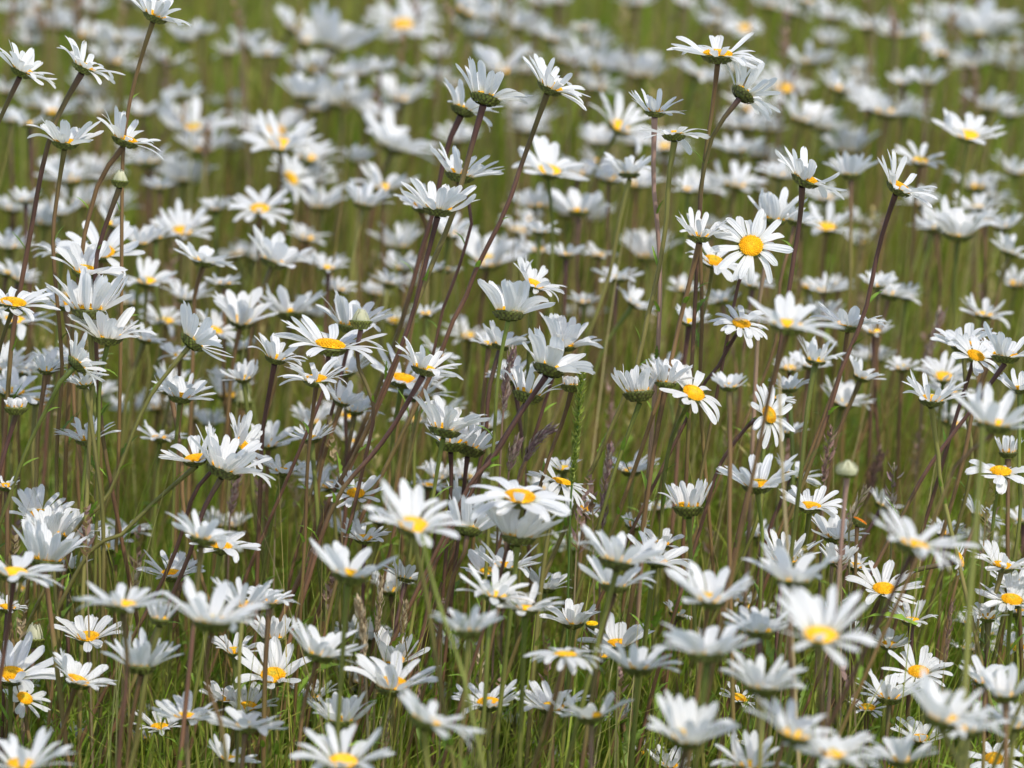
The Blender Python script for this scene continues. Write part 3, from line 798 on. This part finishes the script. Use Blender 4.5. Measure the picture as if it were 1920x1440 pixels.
G = [(.21, .275, .028), (.25, .295, .034), (.17, .24, .024), (.29, .31, .045), (.36, .33, .08), (.28, .255, .045)]
STRAW = [(.40, .29, .12), (.32, .20, .09), (.28, .16, .075), (.44, .35, .18), (.28, .24, .06)]
g = MB()
blades(g, 26000, -.75, 1.4, .10, .30, .0018, .0042, G, .30)
blades(g, 4600, -.75, 1.4, .18, .40, .0009, .0018, STRAW + G[3:5], .14, droop=.3)
blades(g, 34000, 1.2, 5.2, .18, .42, .0022, .0050, G, .26, seg=5)
blades(g, 7200, .3, 5.2, .28, .52, .0012, .0030, STRAW + [(.26, .15, .07), (.24, .22, .05)], .12, seg=5, droop=.3)
blades(g, 6000, 5.0, 9.0, .2, .5, .004, .009, G, .26, seg=4, extra=.8)
def seed_heads(mb, n, y0, y1, h0, h1, cols, size):
    x, y = frustum_xy(n, y0, y1, .25); h = rng.uniform(h0, h1, n); az = rng.random(n) * 6.28; ln = rng.uniform(.05, .3, n)
    K = 18
    t = (np.arange(K) + .5) / K
    L = rng.uniform(.025, .06, n)
    px = x[:, None] + np.cos(az)[:, None] * ln[:, None] * (h[:, None] * .4 + L[:, None] * t)
    py = y[:, None] + np.sin(az)[:, None] * ln[:, None] * (h[:, None] * .4 + L[:, None] * t)
    pz = h[:, None] + L[:, None] * t
    a = rng.random((n, K)) * 6.28; w = size * (1.2 - .8 * t)[None] * rng.uniform(.6, 1.3, (n, K))
    o = np.stack([np.cos(a) * w, np.sin(a) * w, w * 1.1], -1)
    p = np.stack([px, py, pz], -1); s = np.stack([-np.sin(a), np.cos(a), 0 * a], -1) * (size * .34)
    mid = p + o * .55
    P = np.stack([np.stack([p, mid - s], 2), np.stack([mid + s, p + o * 1.3], 2)], 2).reshape(n * K, 2, 2, 3)
    c = np.asarray(cols)[rng.integers(0, len(cols), n)][:, None] * rng.uniform(.7, 1.3, (n, K, 1))
    mb.grids(P, c.reshape(n * K, 1, 1, 3))
    xs = np.stack([x, x + np.cos(az) * ln * h * .4], 1); ys = np.stack([y, y + np.sin(az) * ln * h * .4], 1); zs = np.stack([0 * h, h + L * .6], 1)
    wd_ = np.array([.0009, .0005])
    Q = np.stack([np.stack([xs - wd_, ys, zs], -1), np.stack([xs + wd_, ys, zs], -1)], 2)
    mb.grids(Q, (np.asarray(cols)[0] * .8)[None, None, None, :])
seed_heads(g, 150, -.15, 1.0, .16, .32, [(.40, .30, .18), (.30, .19, .16), (.36, .30, .12)], .006)
seed_heads(g, 800, .9, 5.0, .32, .52, [(.34, .23, .17), (.30, .19, .16), (.38, .30, .14), (.28, .24, .08)], .007)
og = g.build('meadow_grass', M_GRASS)
og['kind'] = 'stuff'; og['label'] = 'fine green grass with brown straw among the daisies'; og['category'] = 'grass'

lv = MB()
for k in range(5200):
    x, y = frustum_xy(1, -.6, 2.2, .25); x = x[0]; y = y[0]
    z = abs(random.gauss(0, .075)) + .01
    a = random.random() * 6.283; e = random.uniform(.1, 1.2)
    d = (math.cos(a) * math.cos(e), math.sin(a) * math.cos(e), math.sin(e))
    leaf_blade(lv, rng, (x, y, z), d, (-math.cos(a) * math.sin(e), -math.sin(a) * math.sin(e), math.cos(e)), random.uniform(.02, .05), random.uniform(.004, .009), True, None, random.uniform(.2, 1.3))
ol = lv.build('meadow_leaves', M_LEAF)
ol['kind'] = 'stuff'; ol['label'] = 'low toothed green leaves covering the ground between the stems'; ol['category'] = 'leaves'

# ------------------------------------------------------------------ one daisy, from its place in the meadow
def empty(name, loc, label, cat, group):
    o = bpy.data.objects.new(name, None); col.objects.link(o)
    o.location = loc; o.empty_display_size = .02
    o['label'] = label; o['category'] = cat
    if group: o['group'] = group
    return o

def head_frame(roll, face, spin):
    n = (RT * math.sin(R(roll)) + UP * math.cos(R(roll))) * math.cos(R(face)) - VIEW * math.sin(R(face))
    n.normalize()
    x = n.cross(VIEW)
    if x.length < .1: x = RT.copy()
    x.normalize(); y = n.cross(x)
    m = Matrix((x, y, n)).transposed().to_4x4()
    return n, m

def stem_points(P, n, d, pts, rd, rs, cal, face=0):
    top = P - n * (rd * cal)
    q = [top]
    if pts:
        off = .02 * max(0, n.dot(-VIEW)) * 2
        if face > 35 or face < -11: q.append(top - n * .012)
        for (x, y) in pts:
            v = on_plane(x, y, P.y + off)
            if (v - q[-1]).length > (.022 if len(q) == 1 else .012): q.append(v)
    else:
        q.append(top - n * (.03 + .02 * rs.random()))
        q.append(q[-1] + Vector((-n.x * .03, -n.y * .02, -.06)))
    a = q[-1]; b = q[-2]
    s = (a - b).normalized()
    if a.z > .03:
        sx = max(-.45, min(.45, s.x / max(.35, -s.z) if s.z < 0 else s.x))
        if not pts: sx += rs.normal(-.10 if n.x > 0 else 0, .12)
        g1 = Vector((a.x + sx * a.z * .5, a.y + rs.normal(0, .01), a.z * .5))
        g2 = Vector((a.x + sx * a.z * .8, g1.y + rs.normal(0, .01), -.004))
        q += [g1, g2] if a.z > .12 else [g2]
    return smooth_path([tuple(v) for v in q], 34)

def sizes(W, d, cup, kind):
    D = W * PX * d * (.95 if kind == 'D' else 1)
    if kind == 'D':
        e = R(cup) * .92
        rd = .16 * D
        for _ in range(12):
            L = (D / 2 - rd * .86) / max(.35, math.cos(e)); rd = .140 * 2 * (rd * .86 + L)
        rd = min(max(rd, .0055), .0105)
        L = (D / 2 - rd * .86) / max(.35, math.cos(e))
        return rd, L
    return D / 2, 0

def plan(rec, rs):
    K, x, y, W, roll, face, cup, d, sc_, pts = rec
    rd, L = sizes(W, d, cup, K)
    P = at(x, y, d)
    n, M = head_frame(roll, face * (.74 if d < .95 and face > 6 else .78 if 6 < face < 26 else .92 if 0 < face < 50 else 1), rs.uniform(0, 6.28))
    return rd, L, P, n, M

def shapes(rec, rs, rd, L, near):
    """meshes of the head: list of (part name, MB, material)"""
    K, x, y, W, roll, face, cup, d, sc_, pts = rec
    out = []
    if K == 'D':
        cnt = int(rs.choice([15, 17, 18, 19, 20, 21, 22, 23, 24]))
        if W > 200: cnt = int(rs.choice([20, 21, 22, 24]))
        wide = 2 * np.pi * (rd * .86 + L * .62) / cnt * rs.uniform(.76, 1.0)
        wide = min(wide, L * .42)
        curl = R(-4 - .5 * cup * rs.random() ** 1.5 + rs.normal(0, 7))
        if cup < 15: curl = R(-28)
        out.append(('petal_ring', petals_mesh(rs, rd, L, R(cup) * (1.22 if d < .95 else 1.12), curl, near, cnt, wide, R(14), R(max(-3, min(13, 2 + roll * .45)))), M_PETAL))
        out.append(('disc', disc_mesh(rs, rd, near and face > -3, rs.uniform(.85, 1.08) if W != 128 else .8), M_DISC))
        out.append(('calyx', calyx_mesh(rs, rd, near), M_CALYX))
        return out, .62
    if K == 'H':                                    # half open: a short upright cup of rays
        rdh = min(.0095, max(.0055, rd * .62))
        Lh = min(.019, max(.008, rd * 1.25)) if cup < 74 else rd * .75
        if cup >= 74: rdh = rd * .82
        cnt = 20
        out.append(('petal_ring', petals_mesh(rs, rdh, Lh, R(cup) * 1.1, R(-6), near, cnt, 2 * np.pi * rdh / cnt * 1.45, 0), M_PETAL))
        out.append(('disc', disc_mesh(rs, rdh * .9, near, 1.0), M_DISC))
        out.append(('calyx', calyx_mesh(rs, rdh, near, 1.3), M_CALYX))
        return out, .8
    if K == 'Y':
        out.append(('disc', disc_mesh(rs, rd, True, 1.0, np.array([1.0, 1.25, 1.0]) if W < 26 else np.array([.72, .42, 1.5])), M_DISC))
        out.append(('calyx', calyx_mesh(rs, rd, True, 1.4), M_CALYX))
        return out, .78
    out.append(('bud_tuft', tuft_mesh(rs, rd * .9, near, max(0, (cup - 45) / 30) if cup < 75 else 0, cup >= 75), M_PETAL))
    out.append(('calyx', calyx_mesh(rs, rd * (1 if cup < 75 else .72), near, 1.7 if cup < 75 else .8, 1.7), M_CALYX))
    return out, .92 if cup < 75 else .3

def stem_mesh(path, rs, sc_, thick, near):
    top, low = STEM_C[sc_]
    t = np.linspace(0, 1, len(path))[:, None]
    k = np.clip(t * 2.2, 0, 1)
    c = np.array(top) * (1 - k) + np.array(low) * k
    grn = np.clip(np.sin(t * rs.uniform(9, 22) + rs.uniform(0, 6)) * .8 + rs.normal(-.45, .3) + (.5 if sc_ in 'go' else 0), 0, .55)
    c = c * (1 - grn) + np.array([.17, .17, .04]) * grn
    c = c * rs.uniform(.8, 1.2)
    flare = 1 + .45 * np.exp(-t[:, 0] * 40)
    mb = MB(); tube(mb, path, thick * flare, c, 9 if near else 6)
    return mb

def make_flower(rec, label, rs):
    K, x, y, W, roll, face, cup, d, sc_, pts = rec
    near = .93 <= d <= 1.07
    rd, L, P, n, M = plan(rec, rs)
    parts, cal = shapes(rec, rs, rd, L, near)
    rr = rd if K != 'H' else min(.0095, max(.0055, rd * .62))
    path = stem_points(P, n, d, pts, rr, rs, cal, face)
    base = Vector(path[-1]); base.z = 0
    if K == 'Y': o = empty('yellow_flower', base, label, 'small flower', None)
    elif K == 'B': o = empty('daisy_bud', base, label, 'flower bud', 'closed daisy buds')
    else: o = empty('daisy', base, label, 'daisy', 'white daisies of the meadow')
    hm = Matrix.Translation(P - base) @ M
    for nm, mb, mat in parts:
        mb.build(nm, mat, o, hm)
    thick = rs.uniform(.00115, .00165) * (.85 if K == 'B' else 1) * (1.12 if pts and len(pts) > 6 else 1)
    lp = path - np.array(base)
    st = stem_mesh(lp, rs, sc_, thick, near).build('stem', M_STEM, o)
    # small toothed leaves clasping the stem
    nl = (9 if pts and len(pts) > 4 else 6) if near else (2 if d < 1.0 else 0)
    for k in range(nl):
        t = (k + rs.uniform(.25, .95)) / nl * .9 + .08
        i = int(t * (len(lp) - 2)); a = lp[i]; dn = lp[i] - lp[i + 1]; dn /= np.linalg.norm(dn) + 1e-9
        az = rs.uniform(0, 6.28)
        out = np.array([math.cos(az), math.sin(az) * .6, 0]); dd = dn * .9 + out * rs.uniform(.3, .8)
        up = np.cross(np.cross(dd, out), dd) * -1
        up = np.array([0, 0, 1.]) if np.linalg.norm(up) < 1e-6 else up / np.linalg.norm(up)
        ll = (.011 + .022 * t ** 1.2) * rs.uniform(.7, 1.3)
        mb = MB(); leaf_blade(mb, rs, a + out * thick * .6, dd, out * -1, ll, ll * rs.uniform(.15, .25), t > .3, None, rs.uniform(-.3, 1.2))
        mb.build('stem_leaf', M_LEAF, st)
    return o

# ------------------------------------------------------------------ the flowers of the photograph
recs = []
pal = ['b'] * 9 + ['p'] * 5 + ['g'] * 6 + ['o'] * 3
for ln in DATA.strip().split('\n'):
    a, st, lm, lab = [q.strip() for q in ln.split(';')]
    f = a.split(); K = f[0]; v = [float(q) for q in f[1:]]
    pts = []; sc_ = None
    if st:
        sc_, st = st.split(':'); pts = [tuple(float(u) for u in q.split(',')) for q in st.split()]
    recs.append(dict(rec=(K, *v[:7], sc_ or random.choice(pal), pts), lm=lm, label=lab))
bgr = []
for ln in BG.strip().split('\n'):
    v = [float(q) for q in ln.split()]
    d = 1.50 - .00068 * v[1] + random.gauss(0, .035)
    v[2] *= 1.1
    bgr.append(dict(rec=('D', *v, max(1.12, d), random.choice(pal), []), lm='', label=''))
bgr.sort(key=lambda r: -r['rec'][3])
KEEP = 300 - sum(1 for r in recs if r['rec'][0] in 'DH')
recs += bgr[:KEEP]; rest = bgr[KEEP:]

# a label for each: its look, and where to find it from a flower that stands out
ORD = ['first', 'second', 'third', 'fourth', 'fifth', 'sixth', 'seventh', 'eighth']
HRS = ['twelve', 'one', 'two', 'three', 'four', 'five', 'six', 'seven', 'eight', 'nine', 'ten', 'eleven']
marks = [r for r in recs if r['lm']]
def sector(m, r):
    return round(math.degrees(math.atan2(r['rec'][1] - m['rec'][1], m['rec'][2] - r['rec'][2])) / 30) % 12
def gap(m, r): return math.hypot(r['rec'][1] - m['rec'][1], r['rec'][2] - m['rec'][2])
def auto_label(r):
    K, x, y, W, roll, face, cup, d = r['rec'][:8]
    best = None
    for m in marks:
        if m is r: continue
        s = sector(m, r); g0 = gap(m, r)
        o = sum(1 for q in recs if q is not r and q is not m and sector(m, q) == s and gap(m, q) < g0)
        sc0 = o * 1.0 + g0 / 160
        if best is None or sc0 < best[0]: best = (sc0, o, s, m)
    _, o, s, m = best
    look = []
    if W < 85 and K == 'D': look.append('small')
    elif W > 180: look.append('large')
    look.append('blurred' if (d > 1.1 or d < .95) else 'sharp')
    look.append('half-open' if K == 'H' else 'yellow-eyed' if face >= 15 else 'side-on')
    return ' '.join(look) + ' daisy, ' + ORD[min(o, 7)] + ' at ' + HRS[s] + " o'clock from " + m['lm']

for i, r in enumerate(recs):
    rs = np.random.default_rng(100 + i)
    make_flower(r['rec'], r['label'] or auto_label(r), rs)

# past three hundred, and the ones past the edges of the picture: one drift of small white daisies
def drift(rest):
    P4 = {M_PETAL: [], M_DISC: [], M_CALYX: [], M_STEM: []}
    def put(mb, mat, M):
        v = np.concatenate(mb.v)
        if M is not None: v = v @ np.array(M.to_3x3()).T + np.array(M.translation)
        P4[mat].append((v, np.concatenate(mb.f), np.concatenate(mb.c), np.concatenate(mb.u)))
    for i, r in enumerate(rest):
        rs = np.random.default_rng(9000 + i)
        rec = r['rec']
        rd, L, P, n, M = plan(rec, rs)
        parts, cal = shapes(rec, rs, rd, L, False)
        for nm, mb, mat in parts: put(mb, mat, Matrix.Translation(P) @ M)
        put(stem_mesh(stem_points(P, n, rec[7], [], rd, rs, cal), rs, rec[8], .0015, False), M_STEM, None)
    me = None; V = []; F = []; C = []; U = []; I = []; k = 0; mats = list(P4)
    for mi, mat in enumerate(mats):
        for v, f, c, u in P4[mat]:
            V.append(v); F.append(f + k); C.append(c); U.append(u); I.append(np.full(len(f), mi)); k += len(v)
    mb = MB(); mb.v = V; mb.f = F; mb.c = C; mb.u = U
    o = mb.build('daisy_drift', mats[0])
    for mat in mats[1:]: o.data.materials.append(mat)
    o.data.polygons.foreach_set('material_index', np.concatenate(I).astype(np.int32))
    o['kind'] = 'stuff'; o['label'] = 'small blurred daisies filling the far meadow'; o['category'] = 'daisies'
side = []
for k in range(170):
    d = random.uniform(.85, 1.9)
    if random.random() < .75:
        x = random.choice([-1, 1]) * random.uniform(1090, 1900) + 960; y = random.uniform(0, 1440)
    else:
        x = random.uniform(0, 1920); y = random.uniform(-420, -120); d = random.uniform(1.5, 2.2)
    if at(x, y, d).z < .2: continue
    side.append(dict(rec=('D', x, y, 135 / d, random.gauss(8, 10), random.gauss(10, 10), random.uniform(20, 46), d, random.choice(pal), [])))
for k in range(210):                             # small far ones between the rest, and low ones down among the stems
    y = random.uniform(0, 760) if k < 100 else random.uniform(640, 1440); x = random.uniform(0, 1920)
    if k < 100 and (430 < x < 500 and y < 240 or 1200 < x < 1330 and 40 < y < 180 or 1030 < x < 1130 and 400 < y < 760 or 530 < x < 580 and y > 420): continue
    if k >= 100 and (1050 < x < 1340 and y < 800 or 1490 < x < 1780 and y < 940 or 110 < x < 330 and 800 < y < 1010 or 440 < x < 640 and 900 < y < 1060): continue
    d = 1.52 - .00066 * y + random.gauss(0, .05) if k < 100 else random.uniform(1.02, 1.15)
    side.append(dict(rec=('D', x, y, random.uniform(68, 112), random.gauss(7, 9), random.gauss(10, 8), random.uniform(24, 46), d, random.choice(pal), [])))
drift(rest + side)

# ------------------------------------------------------------------ flowering grasses
def grass_head(pts, d, w, n, look, colr, stemc, label, group=None, name='grass_spike', spread=.5, size=.006):
    """pts: pixels from the tip of the head down to its foot, then down the culm"""
    rs = np.random.default_rng(int(pts[0][0] * 7 + pts[0][1]))
    nh = 1 + max(1, look)
    Y = at(*pts[0], d).y
    q = [on_plane(x, y, Y) for x, y in pts]
    a = q[-1]; s = (q[-1] - q[-2]).normalized()
    if a.z > .03:
        q += [Vector((a.x + s.x * .3 * a.z, a.y, a.z * .45)), Vector((a.x + s.x * .4 * a.z, a.y, -.004))]
    path = smooth_path([tuple(v) for v in q], 40)
    base = Vector(path[-1]); base.z = 0
    lp = path - np.array(base)
    o = empty(name, base, label, 'grass head', group)
    foot = on_plane(*pts[look], Y).z - base.z
    mb = MB(); tube(mb, lp, .0007 * (1 + .6 * np.linspace(0, 1, len(lp))), np.array(stemc), 5); mb.build('culm', M_STEM, o)
    hp = smooth_path([tuple(v - base) for v in q[:look + 1]], 30)
    h = MB()
    for k in range(n):
        t = (k + rs.random()) / n
        i = min(28, int(t * 29)); p = hp[i]; ax = hp[i] - hp[i + 1]; ax /= np.linalg.norm(ax)
        az = k * 2.4 + rs.normal(0, .3)
        e1 = np.cross(ax, [0, 1, .1]); e1 /= np.linalg.norm(e1); e2 = np.cross(ax, e1)
        r = e1 * math.cos(az) + e2 * math.sin(az)
        ww = w * (.35 + .65 * math.sin(math.pi * min(1, .12 + t * .9)) ** .6)
        dd = ax + r * spread * rs.uniform(.6, 1.3)
        L = size * rs.uniform(.75, 1.3)
        c = np.array(colr[rs.integers(0, len(colr))]) * rs.uniform(.75, 1.25)
        b = p + r * ww * rs.uniform(.15, .9)
        leaf_blade(h, rs, b - dd / np.linalg.norm(dd) * L * .4, dd, r, L, L * rs.uniform(.26, .42), False, c, .3)
    h.build('seed_head', M_HEAD, o)
    return o

PURP = [(.30, .19, .18), (.36, .26, .22), (.24, .15, .14), (.42, .34, .27)]
TAN = [(.46, .36, .22), (.38, .29, .17), (.52, .43, .29)]
GRN = [(.28, .34, .05), (.22, .28, .04), (.36, .40, .10), (.24, .32, .06)]
BRN = [(.24, .14, .11), (.2, .12, .09), (.3, .19, .14)]
gh = 'grasses in flower among the daisies'
grass_head([(1092, 698), (1086, 760), (1080, 830), (1072, 910), (1068, 1000)], .995, .0034, 210, 3, GRN, (.09, .15, .03), 'dense bright green grass spike standing upright below a tiny half-open flower', gh, spread=1.0, size=.006)
grass_head([(962, 655), (952, 700), (944, 770), (938, 860)], 1.02, .0045, 80, 2, PURP, (.2, .13, .09), 'purple-tinged grass head beside the green stem of the tulip-shaped daisy', gh)
grass_head([(1040, 803), (1010, 822), (985, 862), (965, 930)], 1.01, .005, 80, 2, PURP, (.2, .13, .09), 'drooping purplish grass head above the daisy with curling petals', gh)
grass_head([(975, 822), (962, 850), (955, 880), (950, 950)], 1.03, .0045, 70, 2, PURP, (.2, .13, .09), 'pinkish grass head half hidden above the curling-petalled daisy', gh)
grass_head([(1146, 838), (1138, 890), (1130, 985), (1126, 1060)], 1.03, .005, 110, 2, PURP, (.22, .14, .1), 'upright pinkish-brown grass head between slanting stems and blurred daisies', gh)
grass_head([(1766, 580), (1748, 640), (1735, 705), (1725, 800)], 1.12, .005, 70, 2, PURP, (.22, .15, .1), 'blurred pinkish grass head in the gap above the frame-edge daisy clump', gh)
grass_head([(1676, 870), (1674, 905), (1672, 950), (1670, 1040)], 1.03, .006, 14, 2, PURP, (.16, .15, .06), 'sparse grass head with a few paired pink spikelets, above the pale drooping daisy', gh, spread=1.1, size=.008)
grass_head([(1654, 845), (1640, 880), (1628, 930), (1618, 1000)], 1.12, .006, 90, 2, BRN, (.2, .13, .09), 'hazy brown grass head beside the round cream bud', gh)
grass_head([(1560, 800), (1552, 850), (1545, 905), (1540, 1000)], 1.02, .005, 22, 2, BRN, (.18, .12, .08), 'thin brown grass head leaning just beside the round cream bud', gh, spread=1.0, size=.008)
grass_head([(1622, 915), (1604, 955), (1592, 990), (1592, 1080)], 1.0, .004, 22, 2, TAN, (.2, .18, .08), 'pale slender grass head below the round cream bud', gh, size=.008)
grass_head([(672, 1125), (680, 1170), (684, 1225), (688, 1330), (690, 1420)], .95, .0036, 100, 2, TAN, (.33, .26, .15), 'stout tan grass spike rising beside the low golden-domed daisy', gh)
grass_head([(716, 1082), (712, 1130), (706, 1190), (702, 1290)], 1.0, .003, 60, 2, TAN, (.28, .22, .1), 'slim straw-coloured grass spike between slanting stems, beneath the blurred daisies', gh)
grass_head([(762, 1130), (758, 1160), (752, 1200), (748, 1290)], 1.0, .003, 40, 2, TAN, (.28, .22, .1), 'second slim straw spike, shorter, beside a slanting brown stem', gh)
grass_head([(726, 1335), (722, 1360), (720, 1410), (718, 1438)], .97, .004, 60, 2, TAN, (.28, .22, .1), 'tan grass head at the bottom edge beside a domed daisy', gh)
grass_head([(448, 885), (440, 915), (432, 960), (428, 1040)], 1.06, .005, 60, 2, PURP, (.2, .13, .09), 'soft pink grass head behind the fan of striped petals', gh)
grass_head([(1786, 1128), (1778, 1190), (1770, 1250), (1764, 1340)], .99, .003, 40, 2, BRN, (.22, .16, .08), 'narrow brown grass spike beside a tall olive stalk near the frame edge', gh)
grass_head([(262, 1060), (252, 1090), (240, 1130), (232, 1220)], 1.02, .003, 24, 2, TAN, (.28, .22, .1), 'thin straw grass head low among green leaves beneath the grey-winged daisy', gh, size=.007)
grass_head([(906, 1220), (900, 1260), (896, 1300), (892, 1400)], 1.02, .006, 14, 2, TAN, (.28, .24, .1), 'loose pale grass head with few spikelets, low beside a thick blurred stem', gh, spread=1.2, size=.008)
grass_head([(886, 1370), (888, 1400), (890, 1436)], .98, .003, 30, 1, TAN, (.28, .24, .1), 'straw grass spike cut by the bottom edge below a yellow-centred daisy', gh, size=.007)

def bare_stalk(pts, d, r0, r1, c0, c1, label):
    Y = at(*pts[-1], d).y
    q = [on_plane(x, y, Y) for x, y in pts]
    a = q[-1]; s = (q[-1] - q[-2]).normalized()
    q += [Vector((a.x + s.x * .5 * a.z, a.y, a.z * .4)), Vector((a.x + s.x * .6 * a.z, a.y, -.004))]
    path = smooth_path([tuple(v) for v in q], 40); base = Vector(path[-1]); base.z = 0
    o = empty('grass_stalk', base, label, 'grass stalk', None)
    t = np.linspace(0, 1, 40)
    mb = MB(); tube(mb, path - np.array(base), r0 + (r1 - r0) * t, np.array(c0) * (1 - t[:, None]) + np.array(c1) * t[:, None], 8); mb.build('culm', M_STEM, o)
    rs = np.random.default_rng(3)
    for k in range(2):
        i = 6 + 9 * k; mb = MB()
        leaf_blade(mb, rs, path[i] - np.array(base), (.4 - .8 * k, .1, .9), (-.9 if k == 0 else .9, 0, .3), .07, .003, False, None, .9)
        mb.build('blade', M_GRASS, o)
bare_stalk([(1461, 700), (1463, 800), (1468, 900), (1474, 1000), (1480, 1100)], .90, .0008, .0019, (.42, .33, .17), (.36, .27, .13), 'pale straw stalk crossing in front of the sideways daisy and the bowl-shaped one')
bare_stalk([(1842, 800), (1836, 900), (1828, 1000), (1818, 1120), (1808, 1300)], .86, .0016, .0034, (.22, .24, .06), (.24, .2, .07), 'thick blurred olive stalk standing in front of the frame-edge daisies')
bare_stalk([(790, 1000), (808, 1080), (832, 1160), (860, 1240), (880, 1320)], .87, .0010, .0020, (.2, .24, .05), (.24, .2, .07), 'blurred olive-green stalk slanting down from the big blurred upright daisy')
